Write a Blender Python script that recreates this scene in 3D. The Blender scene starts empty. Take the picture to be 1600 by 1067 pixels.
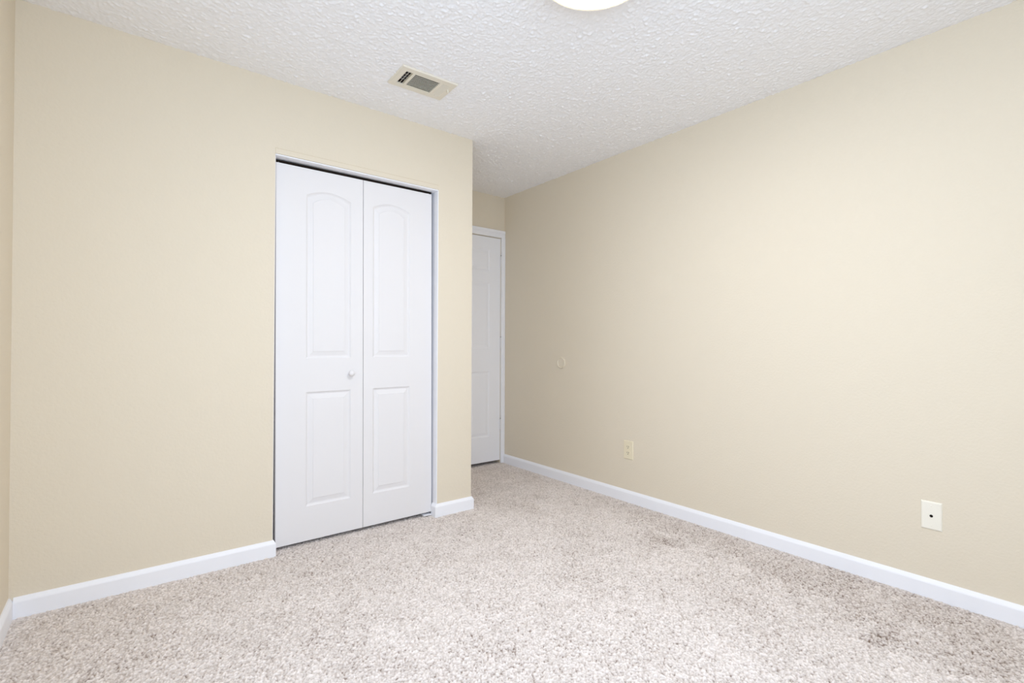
import bpy, bmesh, math, random
import numpy as np
from mathutils import Vector, Matrix

scene = bpy.context.scene
COL = scene.collection
random.seed(4)
rng = np.random.default_rng(11)

# ------------------------------------------------------------------ camera
CAM_H = 1.0694
cam_data = bpy.data.cameras.new('camera')
cam_data.sensor_width = 36.0
cam_data.lens = 768.22 / 1600 * 36.0
cam_data.clip_start = 0.02
cam = bpy.data.objects.new('camera', cam_data)
COL.objects.link(cam)
_F = Vector((0.61571631, 0.78793323, 0.00739271))
_R = Vector((0.7879284, -0.61575229, 0.00423743))
_U = Vector((-0.00789089, -0.00321587, 0.9999637))
_m = Matrix((_R, _U, -_F)).transposed().to_4x4()
_m.translation = Vector((0, 0, CAM_H))
cam.matrix_world = _m
scene.camera = cam

# ------------------------------------------------------------------ world, lights, exposure
EXPOSURE = 0.37
WINDOW_W = 15.0
REAR_FILL_W = 25.0
LAMP_E = 40.0
world = bpy.data.worlds.new('world')
world.use_nodes = True
world.node_tree.nodes['Background'].inputs[0].default_value = (0.75, 0.85, 1.0, 1)
world.node_tree.nodes['Background'].inputs[1].default_value = 1.0
scene.world = world
scene.view_settings.view_transform = 'Standard'
scene.view_settings.look = 'None'
scene.view_settings.gamma = 1.0
scene.view_settings.use_curve_mapping = False
scene.view_settings.exposure = EXPOSURE
scene.cycles.max_bounces = 14
scene.cycles.diffuse_bounces = 10

# room dimensions (metres)
XL, XR = -0.3576, 2.7164          # left and right wall
YC, YD, YB = 2.7095, 3.5928, -0.75  # closet wall, hall door wall, wall behind the camera
XK = 1.7809                       # outer corner of the closet
OX0, OX1, OZ = 0.5846, 1.528, 2.038  # closet opening
H = 2.42
T = 0.11
WY0, WY1, WZ0, WZ1 = -0.55, 1.15, 0.75, 2.10   # window opening in the left wall, beside and behind the camera

# daylight through two unseen windows; the rear one is added as extra fill
RX0, RX1 = -0.22, 1.00      # opening of the added window in the rear wall


def daylight(name, loc, w, h, rotz, watts):
    l = bpy.data.lights.new(name, 'AREA')
    l.shape = 'RECTANGLE'
    l.size, l.size_y = w, h
    l.energy = watts
    l.color = (0.735, 0.93, 1.17)
    o = bpy.data.objects.new(name, l)
    o.location = loc
    o.rotation_euler = (math.radians(90), 0, rotz)
    COL.objects.link(o)


daylight('unseen_window_light', (XL - 0.09, (WY0 + WY1) / 2, (WZ0 + WZ1) / 2), WY1 - WY0, WZ1 - WZ0, math.radians(-90), WINDOW_W)
daylight('unseen_window_light', ((RX0 + RX1) / 2, YB - 0.09, (WZ0 + WZ1) / 2), RX1 - RX0, WZ1 - WZ0, 0.0, REAR_FILL_W)  # added cool fill from behind for the closet wall and hall

# ------------------------------------------------------------------ helpers
def srgb(r, g, b):
    def f(c):
        c /= 255.0
        return c / 12.92 if c <= 0.04045 else ((c + 0.055) / 1.055) ** 2.4
    return (f(r), f(g), f(b), 1.0)


def mat(name, col, rough=0.6, spec=0.3, bump=0.0, scale=100.0, dist=0.002, detail=3.0, metal=0.0, emit=None, emit_s=0.0):
    m = bpy.data.materials.new(name)
    m.use_nodes = True
    nt = m.node_tree
    b = nt.nodes['Principled BSDF']
    b.inputs['Base Color'].default_value = col
    b.inputs['Roughness'].default_value = rough
    b.inputs['Specular IOR Level'].default_value = spec
    b.inputs['Metallic'].default_value = metal
    if emit:
        b.inputs['Emission Color'].default_value = emit
        b.inputs['Emission Strength'].default_value = emit_s
    if bump:
        tc = nt.nodes.new('ShaderNodeTexCoord')
        n = nt.nodes.new('ShaderNodeTexNoise')
        n.inputs['Scale'].default_value = scale
        n.inputs['Detail'].default_value = detail
        bp = nt.nodes.new('ShaderNodeBump')
        bp.inputs['Strength'].default_value = bump
        bp.inputs['Distance'].default_value = dist
        nt.links.new(tc.outputs['Object'], n.inputs['Vector'])
        nt.links.new(n.outputs['Fac'], bp.inputs['Height'])
        nt.links.new(bp.outputs['Normal'], b.inputs['Normal'])
    return m


def obj(name, bm, material, parent=None, smooth=False):
    bmesh.ops.recalc_face_normals(bm, faces=bm.faces)
    me = bpy.data.meshes.new(name)
    bm.to_mesh(me)
    bm.free()
    if smooth:
        for p in me.polygons:
            p.use_smooth = True
        me.set_sharp_from_angle(angle=math.radians(38))
    o = bpy.data.objects.new(name, me)
    me.materials.append(material)
    COL.objects.link(o)
    if parent:
        o.parent = parent
    return o


def empty(name, loc, rot=(0, 0, 0)):
    o = bpy.data.objects.new(name, None)
    o.empty_display_size = 0.1
    o.location = loc
    o.rotation_euler = rot
    COL.objects.link(o)
    return o


def tag(o, label=None, cat=None, group=None, kind=None):
    if label:
        o['label'] = label
    if cat:
        o['category'] = cat
    if group:
        o['group'] = group
    if kind:
        o['kind'] = kind
    return o


def box(bm, x0, x1, y0, y1, z0, z1, bevel=0.0, seg=2):
    r = bmesh.ops.create_cube(bm, size=1.0)
    vs = r['verts']
    for v in vs:
        v.co = Vector((x0 + (v.co.x + .5) * (x1 - x0), y0 + (v.co.y + .5) * (y1 - y0), z0 + (v.co.z + .5) * (z1 - z0)))
    if bevel:
        es = list({e for v in vs for e in v.link_edges})
        bmesh.ops.bevel(bm, geom=es, offset=bevel, segments=seg, affect='EDGES', profile=0.5)


def lathe(bm, prof, seg=48, mtx=None):
    """prof: (radius, height) pairs turned about z."""
    rings = []
    for r, z in prof:
        if r < 1e-6:
            rings.append([bm.verts.new((0, 0, z))])
        else:
            rings.append([bm.verts.new((r * math.cos(2 * math.pi * i / seg), r * math.sin(2 * math.pi * i / seg), z)) for i in range(seg)])
    for a, b in zip(rings, rings[1:]):
        for i in range(seg):
            j = (i + 1) % seg
            if len(a) == 1 and len(b) == 1:
                continue
            if len(a) == 1:
                bm.faces.new((a[0], b[i], b[j]))
            elif len(b) == 1:
                bm.faces.new((a[i], a[j], b[0]))
            else:
                bm.faces.new((a[i], a[j], b[j], b[i]))
    if mtx is not None:
        vs = [v for r in rings for v in r]
        bmesh.ops.transform(bm, matrix=mtx, verts=vs)


def sweep(bm, path, prof):
    """Profile (offset to the right of travel, height) swept along a plan polyline with mitred corners."""
    pts = [Vector(p) for p in path]
    n = len(pts)
    rings = []
    for i in range(n):
        d0 = (pts[i] - pts[i - 1]).normalized() if i > 0 else None
        d1 = (pts[i + 1] - pts[i]).normalized() if i < n - 1 else None
        if d0 is None:
            d0 = d1
        if d1 is None:
            d1 = d0
        n0 = Vector((d0.y, -d0.x))
        n1 = Vector((d1.y, -d1.x))
        m = (n0 + n1)
        m = m / max(m.dot(n0), 1e-6)
        rings.append([bm.verts.new((pts[i].x + m.x * o, pts[i].y + m.y * o, z)) for o, z in prof])
    k = len(prof)
    for a, b in zip(rings, rings[1:]):
        for j in range(k):
            l = (j + 1) % k
            bm.faces.new((a[j], a[l], b[l], b[j]))
    bm.faces.new(rings[0])
    bm.faces.new(rings[-1])


def grid_mesh(name, material, xs, ys, zz, keep=None, attr=None):
    """Height-field mesh; zz[iy, ix]; keep masks faces."""
    nx, ny = len(xs), len(ys)
    X, Y = np.meshgrid(xs, ys)
    co = np.stack([X, Y, zz], -1).reshape(-1, 3).astype(np.float32)
    ii = np.arange(nx * ny).reshape(ny, nx)
    q = np.stack([ii[:-1, :-1], ii[:-1, 1:], ii[1:, 1:], ii[1:, :-1]], -1)
    if keep is not None:
        q = q[keep]
    q = q.reshape(-1, 4).astype(np.int32)
    me = bpy.data.meshes.new(name)
    me.vertices.add(len(co))
    me.vertices.foreach_set('co', co.ravel())
    me.loops.add(q.size)
    me.loops.foreach_set('vertex_index', q.ravel())
    me.polygons.add(len(q))
    me.polygons.foreach_set('loop_start', np.arange(0, q.size, 4, dtype=np.int32))
    me.update(calc_edges=True)
    me.polygons.foreach_set('use_smooth', np.ones(len(q), dtype=bool))
    if attr is not None:
        a = me.attributes.new('tuft', 'FLOAT', 'POINT')
        a.data.foreach_set('value', attr.astype(np.float32).ravel())
    me.validate()
    o = bpy.data.objects.new(name, me)
    me.materials.append(material)
    COL.objects.link(o)
    return o


def blur(a, k=1):
    for _ in range(k):
        p = np.pad(a, 1, mode='edge')
        a = (p[:-2, 1:-1] + p[2:, 1:-1] + 2 * p[1:-1, 1:-1]) / 4
        p = np.pad(a, 1, mode='edge')
        a = (p[1:-1, :-2] + p[1:-1, 2:] + 2 * p[1:-1, 1:-1]) / 4
    return a


# ------------------------------------------------------------------ materials
M_WALL = mat('beige_wall_paint', srgb(223, 213, 194.5), 0.75, 0.2, bump=0.35, scale=95, dist=0.003, detail=2)
M_WHITE = mat('white_trim_paint', srgb(240, 241, 246), 0.42, 0.4)
M_DOOR = mat('white_door_paint', srgb(227, 225, 226), 0.5, 0.3)
M_CEIL = mat('white_popcorn', srgb(241, 241, 243), 0.9, 0.1)
M_VENT = mat('cream_vent_enamel', srgb(226, 220, 206), 0.5, 0.3)
M_DUCT = mat('dark_duct', srgb(66, 50, 42), 0.8, 0.2)
M_DAMPER = mat('grey_damper', srgb(150, 148, 150), 0.6, 0.3)
M_IVORY = mat('ivory_plastic', srgb(230, 220, 194), 0.35, 0.4)
M_CREAM = mat('off_white_plastic', srgb(238, 234, 222), 0.35, 0.4)
M_SLOT = mat('dark_slot', srgb(35, 28, 22), 0.8, 0.1)
M_STEEL = mat('steel', srgb(150, 150, 150), 0.35, 0.5, metal=0.9)
M_RIM = mat('cream_lamp_rim', srgb(236, 222, 190), 0.4, 0.4)
M_GLASS = mat('lit_white_glass', srgb(250, 246, 238), 0.3, 0.4, emit=(0.985, 0.975, 0.985, 1), emit_s=LAMP_E)

# carpet: light greige pile with flecks; tufts are real geometry
M_CARPET = bpy.data.materials.new('flecked_carpet')
M_CARPET.use_nodes = True
nt = M_CARPET.node_tree
bs = nt.nodes['Principled BSDF']
bs.inputs['Roughness'].default_value = 1.0
bs.inputs['Specular IOR Level'].default_value = 0.05
at = nt.nodes.new('ShaderNodeAttribute')
at.attribute_name = 'tuft'
rp = nt.nodes.new('ShaderNodeValToRGB')
cr = rp.color_ramp
cr.elements[0].position = 0.0
cr.elements[0].color = srgb(126, 108, 96)
cr.elements[1].position = 1.0
cr.elements[1].color = srgb(240, 231, 226)
e = cr.elements.new(0.35)
e.color = srgb(200, 189, 182)
e = cr.elements.new(0.7)
e.color = srgb(221, 212, 206)
nt.links.new(at.outputs['Fac'], rp.inputs['Fac'])
nt.links.new(rp.outputs['Color'], bs.inputs['Base Color'])

# ------------------------------------------------------------------ floor
SPOTS = [(0.251, 2.117, 0.050), (0.716, 1.509, 0.060), (2.316, 2.625, 0.060), (2.0, 2.95, 0.07), (2.22, 3.02, 0.09)]   # darker smudges in the pile
STEP = 0.0026
xs = np.arange(XL - 0.01, XR + 0.011, STEP)
ys = np.concatenate([np.arange(YB - 0.01, 0.0, 0.006), np.arange(0.0, YD + 0.14, STEP)])
sh = (len(ys), len(xs))


def lowfreq(cell, seed):
    """Smooth value noise over the floor, with features of about `cell` metres."""
    r = np.random.default_rng(seed)
    yy, xx = (ys - ys[0]) / cell, (xs - xs[0]) / cell
    g = r.standard_normal((int(yy[-1]) + 3, int(xx[-1]) + 3))
    y0, x0 = yy.astype(int), xx.astype(int)
    fy, fx = (yy - y0)[:, None], (xx - x0)[None]
    fy, fx = fy * fy * (3 - 2 * fy), fx * fx * (3 - 2 * fx)
    return (g[y0][:, x0] * (1 - fy) * (1 - fx) + g[y0 + 1][:, x0] * fy * (1 - fx)
            + g[y0][:, x0 + 1] * (1 - fy) * fx + g[y0 + 1][:, x0 + 1] * fy * fx)


def norm(a):
    return (a - a.mean()) / a.std()


n0 = rng.random(sh)
n1 = norm(0.62 * norm(blur(rng.random(sh), 1)) + 0.38 * norm(n0))
X, Y = np.meshgrid(xs, ys)
# worn and brushed patches of the pile
l1, l2, l3 = lowfreq(0.20, 5), lowfreq(0.075, 6), lowfreq(0.032, 7)
patch = 0.50 * l1 + 0.45 * l2 + 0.35 * l3
edge = 2.17 + 0.10 * Y + 0.08 * l1 + 0.07 * l2 + 0.05 * l3
walk = np.clip((X - edge) / 0.10, 0, 1) * np.clip((2.3 - Y) / 0.8, 0, 1)      # brushed strip beside the right wall
for (sx, sy, ex, ey) in ((2.60, 0.76, 2.40, 0.64), (2.38, 0.54, 1.98, 0.41)):  # wheel marks across it
    t = np.clip(((X - sx) * (ex - sx) + (Y - sy) * (ey - sy)) / ((ex - sx) ** 2 + (ey - sy) ** 2), 0, 1)
    d = np.hypot(X - sx - t * (ex - sx), Y - sy - t * (ey - sy)) + 0.010 * l2
    walk *= 1 - 0.8 * np.clip((0.055 - d) / 0.03, 0, 1)
spots = np.zeros(sh)
for (sx, sy, rad) in SPOTS:
    spots += np.clip(1.2 - np.hypot(X - sx, Y - sy) / rad + 0.22 * l3, 0, 1)
wear = 0.080 * patch - 0.15 * walk - 0.15 * np.clip(spots, 0, 1)
zz = -0.003 + 0.0020 * np.clip(n1, -2.2, 2.2) + 0.0008 * (n0 - 0.5)
tuft = np.clip(0.56 + 0.25 * n1 + wear, 0, 1)
floor = grid_mesh('floor', M_CARPET, xs, ys, zz, attr=tuft)
tag(floor, 'light greige flecked cut-pile carpet covering the whole floor', 'floor', kind='structure')
del n0, n1, zz, tuft, patch, walk, spots, wear, l1, l2, l3, edge

# ------------------------------------------------------------------ ceiling
VC = Vector((1.189, 2.276))
VROT = math.radians(-1.7)
VW, VH = 0.306, 0.200
st = 0.0038
xs = np.arange(XL - 0.02, XR + 0.021, st)
ys = np.arange(YB - 0.02, YD + 0.021, st)
sh = (len(ys), len(xs))
a = norm(0.6 * norm(blur(rng.random(sh), 1)) + 0.4 * norm(rng.random(sh)))
b = blur(rng.random(sh), 3)
b = (b - b.mean()) / b.std()
c = np.clip(b - 1.3, 0, 2)
bumps = 0.00092 * np.clip(a, -1.2, 3) + 0.00050 * np.clip(b, -1.5, 3) + 0.0016 * c
X, Y = np.meshgrid(xs, ys)
u = (X - VC.x) * math.cos(-VROT) - (Y - VC.y) * math.sin(-VROT)
v = (X - VC.x) * math.sin(-VROT) + (Y - VC.y) * math.cos(-VROT)
inplate = (abs(u) < VW / 2 - 0.004) & (abs(v) < VH / 2 - 0.004)
bumps[inplate] = -0.0005
hole = (abs(u) < 0.128) & (abs(v) < 0.072)
keep = ~(hole[:-1, :-1] & hole[1:, 1:] & hole[:-1, 1:] & hole[1:, :-1])
ceil = grid_mesh('ceiling', M_CEIL, xs, ys, H - 0.0005 - bumps, keep=keep)
tag(ceil, 'white popcorn textured ceiling', 'ceiling', kind='structure')

# roof slab above so no daylight leaks in (with the duct's hole through it)
# ------------------------------------------------------------------ walls
bm = bmesh.new()
box(bm, XL - T, XL, YB - T, WY0, -0.05, H + 0.06)
box(bm, XL - T, XL, WY1, YC + T, -0.05, H + 0.06)
box(bm, XL - T, XL, WY0, WY1, -0.05, WZ0)
box(bm, XL - T, XL, WY0, WY1, WZ1, H + 0.06)
tag(obj('wall_left', bm, M_WALL), 'beige wall at the left edge of the view', 'wall', kind='structure')

bm = bmesh.new()
box(bm, XR, XR + T, YB - T, YD + 0.3, -0.05, H + 0.06)
tag(obj('wall_right', bm, M_WALL), 'long beige wall on the right with outlet plates', 'wall', kind='structure')

bm = bmesh.new()
box(bm, XL - T, OX0, YC, YC + T, -0.05, H + 0.06)                # left of the opening
box(bm, OX1, XK, YC, YC + T, -0.05, H + 0.06, )                  # right of the opening
box(bm, OX0, OX1, YC, YC + T, OZ + 0.004, H + 0.06)              # header
box(bm, XK - T, XK, YC + T, YD + 0.3, -0.05, H + 0.06)           # return along the hall
box(bm, XL - T, XK - T, YD, YD + T, -0.05, H + 0.06)             # closet back
box(bm, XL - T, XL, YC + T, YD, -0.05, H + 0.06)                 # closet side
tag(obj('wall_closet', bm, M_WALL), 'beige wall holding the white bifold closet door', 'wall', kind='structure')

DX0, DX1, DZ = 1.905, 2.671, 2.040                               # hall door opening
bm = bmesh.new()
box(bm, XK, DX0, YD, YD + T, -0.05, H + 0.06)
box(bm, DX1, XR, YD, YD + T, -0.05, H + 0.06)
box(bm, DX0, DX1, YD, YD + T, DZ, H + 0.06)
box(bm, XK, XR, YD + T, YD + T + 0.05, -0.05, H + 0.06)          # what the closed door hides
tag(obj('wall_hall', bm, M_WALL), 'beige end wall of the entry alcove above the white door', 'wall', kind='structure')

bm = bmesh.new()
box(bm, XL - T, RX0, YB - T, YB, -0.05, H + 0.06)
box(bm, RX1, XR + T, YB - T, YB, -0.05, H + 0.06)
box(bm, RX0, RX1, YB - T, YB, -0.05, WZ0)
box(bm, RX0, RX1, YB - T, YB, WZ1, H + 0.06)
tag(obj('wall_rear', bm, M_WALL), 'beige wall behind the viewer', 'wall', kind='structure')

# window frame beside the camera
bm = bmesh.new()
fx0, fx1 = XL - 0.075, XL - 0.035
box(bm, fx0, fx1, WY0, WY0 + 0.04, WZ0, WZ1)
box(bm, fx0, fx1, WY1 - 0.04, WY1, WZ0, WZ1)
box(bm, fx0, fx1, WY0 + 0.04, WY1 - 0.04, WZ0, WZ0 + 0.04)
box(bm, fx0, fx1, WY0 + 0.04, WY1 - 0.04, WZ1 - 0.04, WZ1)
ym = (WY0 + WY1) / 2
box(bm, fx0, fx1, ym - 0.02, ym + 0.02, WZ0 + 0.04, WZ1 - 0.04)
tag(obj('window_1', bm, M_WHITE), 'white window frame in the left wall beside the viewer', 'window', kind='structure')

# frame of the added window behind the camera, around the fill light
bm = bmesh.new()
fy0, fy1 = YB - 0.075, YB - 0.035
box(bm, RX0, RX0 + 0.04, fy0, fy1, WZ0, WZ1)
box(bm, RX1 - 0.04, RX1, fy0, fy1, WZ0, WZ1)
box(bm, RX0 + 0.04, RX1 - 0.04, fy0, fy1, WZ0, WZ0 + 0.04)
box(bm, RX0 + 0.04, RX1 - 0.04, fy0, fy1, WZ1 - 0.04, WZ1)
xm = (RX0 + RX1) / 2
box(bm, xm - 0.02, xm + 0.02, fy0, fy1, WZ0 + 0.04, WZ1 - 0.04)
tag(obj('added_window_2', bm, M_WHITE), 'added unseen white window frame in the wall behind the viewer', 'window', kind='structure')

# ------------------------------------------------------------------ baseboards
BP = [(0.0, 0.0776), (0.004, 0.0776), (0.0125, 0.0640), (0.014, 0.0590), (0.014, -0.012), (0.0, -0.012)]


def baseboard(name, path, label):
    bm = bmesh.new()
    sweep(bm, path, BP)
    return tag(obj(name, bm, M_WHITE), label, 'baseboard', kind='structure')


baseboard('baseboard_left', [(XL, YB + 0.0145), (XL, YC - 0.0005)], 'white baseboard along the left wall')
baseboard('baseboard_closet_left', [(XL + 0.0141, YC), (OX0, YC), (OX0, YC + 0.042)], 'white baseboard left of the closet door')
baseboard('baseboard_closet_right', [(OX1 - 0.0045, YC + 0.042), (OX1 - 0.0045, YC), (XK, YC), (XK, YD - 0.017)],
          'short white baseboard right of the closet door wrapping the corner')
baseboard('baseboard_right', [(XR, YD - 0.017), (XR, YB + 0.0145)], 'long white baseboard under the right wall')
baseboard('baseboard_rear', [(XR, YB), (XL, YB)], 'white baseboard along the wall behind the viewer')

# ------------------------------------------------------------------ closet opening trim
bm = bmesh.new()
box(bm, OX0, OX1 + 0.001, YC - 0.0030, YC + 0.004, OZ + 0.003, OZ + 0.030, 0.0008, 1)
tag(obj('trim_1', bm, M_WALL), 'thin beige painted strip above the closet door', 'trim', kind='structure')
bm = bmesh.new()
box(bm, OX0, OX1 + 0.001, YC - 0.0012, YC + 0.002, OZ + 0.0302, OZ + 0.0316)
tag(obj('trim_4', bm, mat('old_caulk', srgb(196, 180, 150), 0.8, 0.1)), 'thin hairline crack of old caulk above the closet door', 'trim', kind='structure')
bm = bmesh.new()
box(bm, OX0, OX1, YC - 0.0015, YC + T, OZ - 0.005, OZ + 0.0022, 0.002, 2)
box(bm, OX1 - 0.0045, OX1 + 0.0005, YC - 0.001, YC + T, 0.0, OZ - 0.004, 0.001, 1)
box(bm, OX0 - 0.0005, OX0 + 0.003, YC + 0.006, YC + T, 0.0, OZ - 0.004)
tag(obj('trim_2', bm, M_WHITE), 'white jamb lining inside the closet opening', 'trim', kind='structure')


# ------------------------------------------------------------------ moulded panel doors
def panel_loop(x0, x1, z0, z1, sag, d, y, n=14):
    pts = [(x0 + d, z0 + d), (x1 - d, z0 + d)]
    w = (x1 - x0) / 2 - d
    xc = (x0 + x1) / 2
    for i in range(n + 1):
        t = 1 - 2 * i / n
        zt = z1 - d - sag * t * t if sag else z1 - d
        pts.append((xc + w * t, zt))
    return [(x, y, z) for x, z in pts]


PROFILE = [(0.0, 0.0), (0.004, 0.0035), (0.008, 0.0068), (0.013, 0.0080), (0.036, 0.0030), (0.038, 0.0008)]


def panel_slab(x0, x1, z0, z1, thick, panels, prof=PROFILE):
    """Door slab, front face at y=0 looking to -y."""
    bm = bmesh.new()
    fr = [bm.verts.new(p) for p in ((x0, 0, z0), (x1, 0, z0), (x1, 0, z1), (x0, 0, z1))]
    bk = [bm.verts.new((v.co.x, thick, v.co.z)) for v in fr]
    edges = [bm.edges.new((fr[i], fr[(i + 1) % 4])) for i in range(4)]
    for i in range(4):
        bm.faces.new((fr[i], fr[(i + 1) % 4], bk[(i + 1) % 4], bk[i]))
    bm.faces.new(bk[::-1])
    for (a, b, c, d, sag) in panels:
        prev = None
        for off, dep in prof:
            ring = [bm.verts.new(p) for p in panel_loop(a, b, c, d, sag, off, dep)]
            n = len(ring)
            if prev is None:
                for i in range(n):
                    edges.append(bm.edges.new((ring[i], ring[(i + 1) % n])))
            else:
                for i in range(n):
                    bm.faces.new((prev[i], prev[(i + 1) % n], ring[(i + 1) % n], ring[i]))
            prev = ring
        bm.faces.new(prev)
    bmesh.ops.triangle_fill(bm, use_beauty=True, use_dissolve=False, edges=edges)
    return bm


YF = 2.755
door1 = tag(empty('door_1', (0.600, YF, 0.017), (0, -0.0052, 0)),
            'white two-leaf bifold closet door with arched moulded panels', 'door', kind='structure')
HT = 1.996
leaf_l = obj('door_leaf', panel_slab(0.008, 0.4705, 0, HT, 0.034,
             [(0.158, 0.401, 0.975, 1.886, 0.032), (0.158, 0.401, 0.183, 0.795, 0)]), M_DOOR, door1)
leaf_r = obj('door_leaf', panel_slab(0.4735, 0.914, 0, HT, 0.034,
             [(0.530, 0.765, 0.975, 1.884, 0.032), (0.530, 0.765, 0.183, 0.795, 0)]), M_DOOR, door1)
bm = bmesh.new()
lathe(bm, [(0.0, 0.0), (0.0095, 0.0), (0.008, 0.004), (0.0075, 0.010), (0.013, 0.014), (0.0165, 0.020), (0.0165, 0.025), (0.013, 0.030), (0.006, 0.0325), (0, 0.033)], 32,
      Matrix.Translation((0.399, 0.0005, 0.889)) @ Matrix.Rotation(math.radians(90), 4, 'X'))
obj('knob', bm, M_DOOR, leaf_l, smooth=True)
for lf, px in ((leaf_l, 0.022), (leaf_r, 0.895)):
    bm = bmesh.new()
    lathe(bm, [(0, 0), (0.004, 0), (0.004, 0.026), (0, 0.026)], 16, Matrix.Translation((px, 0.012, HT - 0.002)))
    obj('pivot_pin', bm, M_STEEL, lf, smooth=True)
bm = bmesh.new()
lathe(bm, [(0, 0), (0.004, 0), (0.004, 0.026), (0, 0.026)], 16, Matrix.Translation((0.895, 0.017, -0.022)))
obj('pivot_pin', bm, M_STEEL, leaf_r, smooth=True)

bm = bmesh.new()
box(bm, 0.008, 0.914, 0.004, 0.030, HT + 0.006, HT + 0.0145)  # channel coloured near-black for the shade in the gap above the leaves
obj('gap_shade_track', bm, M_SLOT, door1)

bm = bmesh.new()
box(bm, OX1 - 0.072, OX1 - 0.0185, YF - 0.012, YF + 0.028, 0.0045, 0.0085)
tag(obj('floor_bracket', bm, M_WHITE), 'small white pivot bracket on the carpet under the right end of the closet door', 'bracket')

# six-panel door at the end of the alcove
door2 = tag(empty('door_2', (0, YD - 0.004, 0)), 'white six-panel door at the end of the alcove', 'door', kind='structure')
pn = []
for (a, b) in ((2.030, 2.236), (2.340, 2.548)):
    pn += [(a, b, 1.731, 1.922, 0), (a, b, 1.032, 1.627, 0), (a, b, 0.253, 0.834, 0)]
P6 = [(0.0, 0.0), (0.004, 0.003), (0.010, 0.0055), (0.014, 0.0060), (0.031, 0.0028), (0.034, 0.0016)]
slab = obj('door_slab', panel_slab(1.909, 2.667, 0.030, 2.035, 0.036, pn, P6), M_WHITE, door2)
for hz in (1.823, 1.085, 0.345):
    bm = bmesh.new()
    hx = 2.6695
    for k in range(5):
        z0 = hz - 0.046 + k * 0.0185
        lathe(bm, [(0, 0), (0.0052, 0), (0.0056, 0.0008), (0.0056, 0.0168), (0.0052, 0.0176), (0, 0.0176)], 20, Matrix.Translation((hx, -0.0062, z0)))
    lathe(bm, [(0, 0), (0.0036, 0), (0.0036, 0.098), (0.0055, 0.099), (0.0055, 0.1015), (0.002, 0.1045), (0, 0.1045)], 16, Matrix.Translation((hx, -0.0062, hz - 0.048)))
    hg = obj('hinge', bm, M_DOOR, door2, smooth=True)
    bm = bmesh.new()
    lathe(bm, [(0, 0), (0.0062, 0), (0.0062, 0.0045), (0, 0.0045)], 16, Matrix.Translation((hx, -0.0062, hz + 0.0565)))
    obj('hinge_pin', bm, M_STEEL, hg, smooth=True)

# casing round that door
bm = bmesh.new()
CP = [(0.0, 0.0), (0.0, 0.008), (0.008, 0.0105), (0.03, 0.0125), (0.058, 0.016), (0.066, 0.016), (0.066, 0.0)]
y = YD
# right leg (trimmed narrow against the right wall), left leg, head
box(bm, 2.6745, 2.6935, y - 0.012, y, 0.0, 2.0435, 0.0015, 2)
box(bm, 2.6925, XR - 0.0005, y - 0.016, y, 0.0, 2.0435, 0.003, 2)
box(bm, 1.836, 1.902, y - 0.013, y, 0.0, 2.0435, 0.002, 2)
box(bm, 1.836, XR - 0.0005, y - 0.012, y, 2.0435, 2.084, 0.0015, 2)
box(bm, 1.836, XR - 0.0005, y - 0.016, y, 2.083, 2.109, 0.003, 2)
tag(obj('trim_3', bm, M_WHITE), 'white casing round the six-panel door', 'trim', kind='structure')

# ------------------------------------------------------------------ ceiling register
vent = tag(empty('air_vent', (VC.x, VC.y, H), (0, 0, VROT)),
           'cream metal air supply register with dark louvers on the popcorn ceiling', 'air vent')
ZF = -0.0085
bm = bmesh.new()
# frame plate with three openings, shallow sloped rim
AX = (-0.119, -0.083)
BX = (-0.070, 0.066)
CX = (0.082, 0.122)
VY = 0.064
out = [(-VW / 2, -VH / 2), (VW / 2, -VH / 2), (VW / 2, VH / 2), (-VW / 2, VH / 2)]
top = [bm.verts.new((x, yy, -0.0005)) for x, yy in out]
low = [bm.verts.new((x * 0.972, yy * 0.955, ZF)) for x, yy in out]
edges = []
for i in range(4):
    j = (i + 1) % 4
    bm.faces.new((top[i], top[j], low[j], low[i]))
    edges.append(bm.edges.new((low[i], low[j])) if bm.edges.get((low[i], low[j])) is None else bm.edges.get((low[i], low[j])))
for (a, b) in (AX, BX, CX):
    q = [(a, -VY), (b, -VY), (b, VY), (a, VY)]
    lo = [bm.verts.new((x, yy, ZF)) for x, yy in q]
    hi = [bm.verts.new((x, yy, ZF + 0.008)) for x, yy in q]
    for i in range(4):
        j = (i + 1) % 4
        edges.append(bm.edges.new((lo[i], lo[j])))
        bm.faces.new((lo[i], lo[j], hi[j], hi[i]))
bmesh.ops.triangle_fill(bm, use_beauty=True, use_dissolve=False, edges=edges)
obj('vent_frame', bm, M_VENT, vent)


def slat(bm, p, along, length, tilt_dir, depth=0.011, tilt=45, th=0.0016):
    """A louver blade centred at p=(x,y); runs along 'x' or 'y'; its upper edge leans to tilt_dir."""
    c, s = math.cos(math.radians(tilt)), math.sin(math.radians(tilt))
    r = bmesh.ops.create_cube(bm, size=1.0)
    for v in r['verts']:
        l, t, h = v.co.x * length, v.co.y * th, (v.co.z + 0.5) * depth
        side = h * c * tilt_dir + t * s
        up = h * s - t * c * tilt_dir
        if along == 'x':
            v.co = Vector((p[0] + l, p[1] + side, ZF + 0.0012 + up))
        else:
            v.co = Vector((p[0] + side, p[1] + l, ZF + 0.0012 + up))


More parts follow.
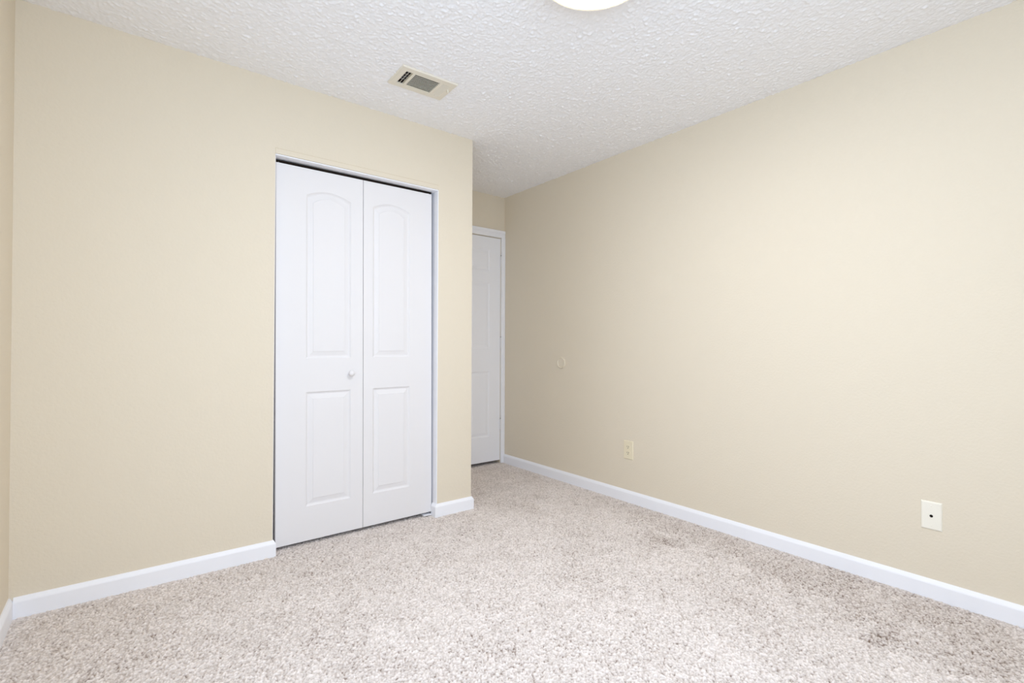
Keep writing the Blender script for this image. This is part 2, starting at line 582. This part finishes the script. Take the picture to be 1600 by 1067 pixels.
bm = bmesh.new()
n = 10
for i in range(n):
    slat(bm, ((BX[0] + BX[1]) / 2, -VY + 2 * VY * (i + 0.35) / n), 'x', BX[1] - BX[0] + 0.001, 1, 0.010, 38, 0.0021)
obj('louver_bank', bm, M_VENT, vent)
bm = bmesh.new()
for i in range(3):
    slat(bm, (AX[0] + (AX[1] - AX[0]) * (i + 0.02) / 2.6, 0), 'y', 2 * VY + 0.001, 1, 0.010, 50)
obj('louver_bank', bm, M_VENT, vent)
bm = bmesh.new()
for i in range(4):
    slat(bm, (CX[0] + 0.010 + (CX[1] - CX[0]) * (i + 0.1) / 4, 0), 'y', 2 * VY + 0.001, -1, 0.0105, 25)
obj('louver_bank', bm, M_VENT, vent)
bm = bmesh.new()
for i in range(5):
    yv = -VY + 2 * VY * (i + 0.5) / 5
    box(bm, -0.124, -0.078, yv - 0.007, yv + 0.007, 0.014, 0.0155)
obj('damper_blades', bm, M_DAMPER, vent)
bm = bmesh.new()
box(bm, 0.1255, 0.1335, -0.030, -0.022, ZF - 0.014, ZF + 0.002, 0.0018, 2)
box(bm, 0.1265, 0.1325, -0.031, -0.012, ZF - 0.0026, ZF + 0.0005, 0.0008, 1)
obj('damper_lever', bm, M_VENT, vent)
bm = bmesh.new()
q = [(-0.132, -0.076), (0.132, -0.076), (0.132, 0.076), (-0.132, 0.076)]
lo = [bm.verts.new((x, yy, 0.0)) for x, yy in q]
hi = [bm.verts.new((x, yy, 0.16)) for x, yy in q]
for i in range(4):
    bm.faces.new((lo[i], lo[(i + 1) % 4], hi[(i + 1) % 4], hi[i]))
bm.faces.new(hi)
obj('duct', bm, M_DUCT, vent)

# ------------------------------------------------------------------ ceiling lamp
lamp = tag(empty('ceiling_light', (1.262, 1.150, H)), 'round lit white flush-mount lamp at the top edge of the view', 'ceiling lamp')
bm = bmesh.new()
lathe(bm, [(0.0, -0.001), (0.150, -0.001), (0.155, -0.010), (0.155, -0.040), (0, -0.040)], 64)
obj('lamp_base', bm, M_WHITE, lamp, smooth=True)
bm = bmesh.new()
lathe(bm, [(0.150, -0.038), (0.196, -0.046), (0.2005, -0.052), (0.2005, -0.060), (0.197, -0.0645), (0.188, -0.0645), (0.150, -0.046)], 96)
obj('lamp_rim', bm, M_RIM, lamp, smooth=True)
bm = bmesh.new()
prof = [(0.188, -0.058)] + [(0.188 * math.cos(t * math.pi / 24), -0.061 - 0.022 * math.sin(t * math.pi / 24)) for t in range(0, 12)] + [(0.0, -0.083)]
lathe(bm, prof, 96)
obj('lamp_glass', bm, M_GLASS, lamp, smooth=True)


# ------------------------------------------------------------------ wall plates on the right wall
def wall_frame(y, z):
    """Local +x runs away from the viewer along the wall (+y), +z up, +y local goes into the room (-x)."""
    return Matrix.Translation((XR, y, z)) @ Matrix(((0, -1, 0, 0), (1, 0, 0, 0), (0, 0, 1, 0), (0, 0, 0, 1)))


def rounded_plate(w, h, t, b=0.004):
    bm = bmesh.new()
    o = [(-w / 2, -h / 2), (w / 2, -h / 2), (w / 2, h / 2), (-w / 2, h / 2)]
    rings = []
    for ins, d in ((0, 0), (0, 0.0012), (0.002, t * 0.7), (b, t), ):
        rings.append([bm.verts.new((math.copysign(abs(x) - ins, x), d, math.copysign(abs(z) - ins, z))) for x, z in o])
    for a, c in zip(rings, rings[1:]):
        for i in range(4):
            bm.faces.new((a[i], a[(i + 1) % 4], c[(i + 1) % 4], c[i]))
    bm.faces.new(rings[-1])
    bm.faces.new(rings[0][::-1])
    return bm


TOROOM = Matrix.Rotation(math.radians(-90), 4, 'X')      # lathe axis z -> local +y


def disc(bm, r, t, x, z, y0, seg=24, dome=0.0):
    lathe(bm, [(0, 0), (r, 0), (r, t * 0.7), (r * 0.85, t), (0, t + dome)], seg, Matrix.Translation((x, y0, z)) @ TOROOM)


# duplex outlet
out = tag(empty('wall_outlet', (0, 0, 0)), 'ivory duplex electrical outlet low on the right wall', 'outlet')
out.matrix_world = wall_frame(2.170, 0.3535)
obj('outlet_plate', rounded_plate(0.080, 0.126, 0.006), M_IVORY, out)
for dz in (0.0205, -0.0205):
    bm = bmesh.new()
    nseg = 32
    ring0, ring1 = [], []
    for i in range(nseg):
        an = 2 * math.pi * i / nseg
        x = 0.0172 * math.cos(an)
        z = max(-0.0138, min(0.0138, 0.0172 * math.sin(an)))
        ring0.append(bm.verts.new((x, 0.0055, dz + z)))
        ring1.append(bm.verts.new((x * 0.96, 0.0082, dz + z * 0.96)))
    for i in range(nseg):
        j = (i + 1) % nseg
        bm.faces.new((ring0[i], ring0[j], ring1[j], ring1[i]))
    bm.faces.new(ring1)
    rc = obj('receptacle', bm, M_IVORY, out)
    bm = bmesh.new()
    box(bm, -0.0078, -0.0052, 0.0078, 0.0086, dz - 0.001, dz + 0.0085)
    box(bm, 0.0052, 0.0078, 0.0078, 0.0086, dz - 0.000, dz + 0.0075)
    lathe(bm, [(0, 0), (0.0027, 0), (0.0027, 0.0008), (0, 0.0008)], 16, Matrix.Translation((0, 0.0078, dz - 0.0075)) @ TOROOM)
    obj('socket_slots', bm, M_SLOT, rc)
bm = bmesh.new()
disc(bm, 0.0032, 0.0012, 0, 0, 0.0058, dome=0.0003)
obj('screw', bm, M_IVORY, out, smooth=True)

# cable plate
cab = tag(empty('cable_plate', (0, 0, 0)), 'off-white cable wall plate with one dark hole, nearest the right edge', 'wall plate')
cab.matrix_world = wall_frame(0.5545, 0.348)
obj('plate', rounded_plate(0.0715, 0.120, 0.006, 0.005), M_CREAM, cab)
bm = bmesh.new()
lathe(bm, [(0.0034, 0.0), (0.0058, 0.0), (0.0058, 0.0008), (0.0048, 0.0014), (0.0036, 0.0014), (0.0034, 0.0)], 24, Matrix.Translation((0, 0.0058, -0.001)) @ TOROOM)
obj('grommet', bm, M_SLOT, cab, smooth=True)
bm = bmesh.new()
disc(bm, 0.0040, 0.0004, 0, -0.001, 0.0060)
obj('cable_hole', bm, M_SLOT, cab)
for dz in (0.041, -0.042):
    bm = bmesh.new()
    disc(bm, 0.0030, 0.0010, 0, dz, 0.0058, dome=0.0003)
    obj('screw', bm, M_CREAM, cab, smooth=True)

# round bumper plate behind the swing of the alcove door
rb = tag(empty('wall_bumper', (0, 0, 0)), 'round beige wall bumper plate at knob height on the right wall', 'wall bumper')
rb.matrix_world = wall_frame(2.836, 0.930)
bm = bmesh.new()
lathe(bm, [(0, 0), (0.0435, 0), (0.0440, 0.0045), (0.0425, 0.0085), (0.0395, 0.0100), (0.0365, 0.0085), (0.0345, 0.0050), (0, 0.0045)], 48, TOROOM)
obj('bumper_disc', bm, mat('bumper_paint', srgb(224, 214, 195), 0.5, 0.4), rb, smooth=True)
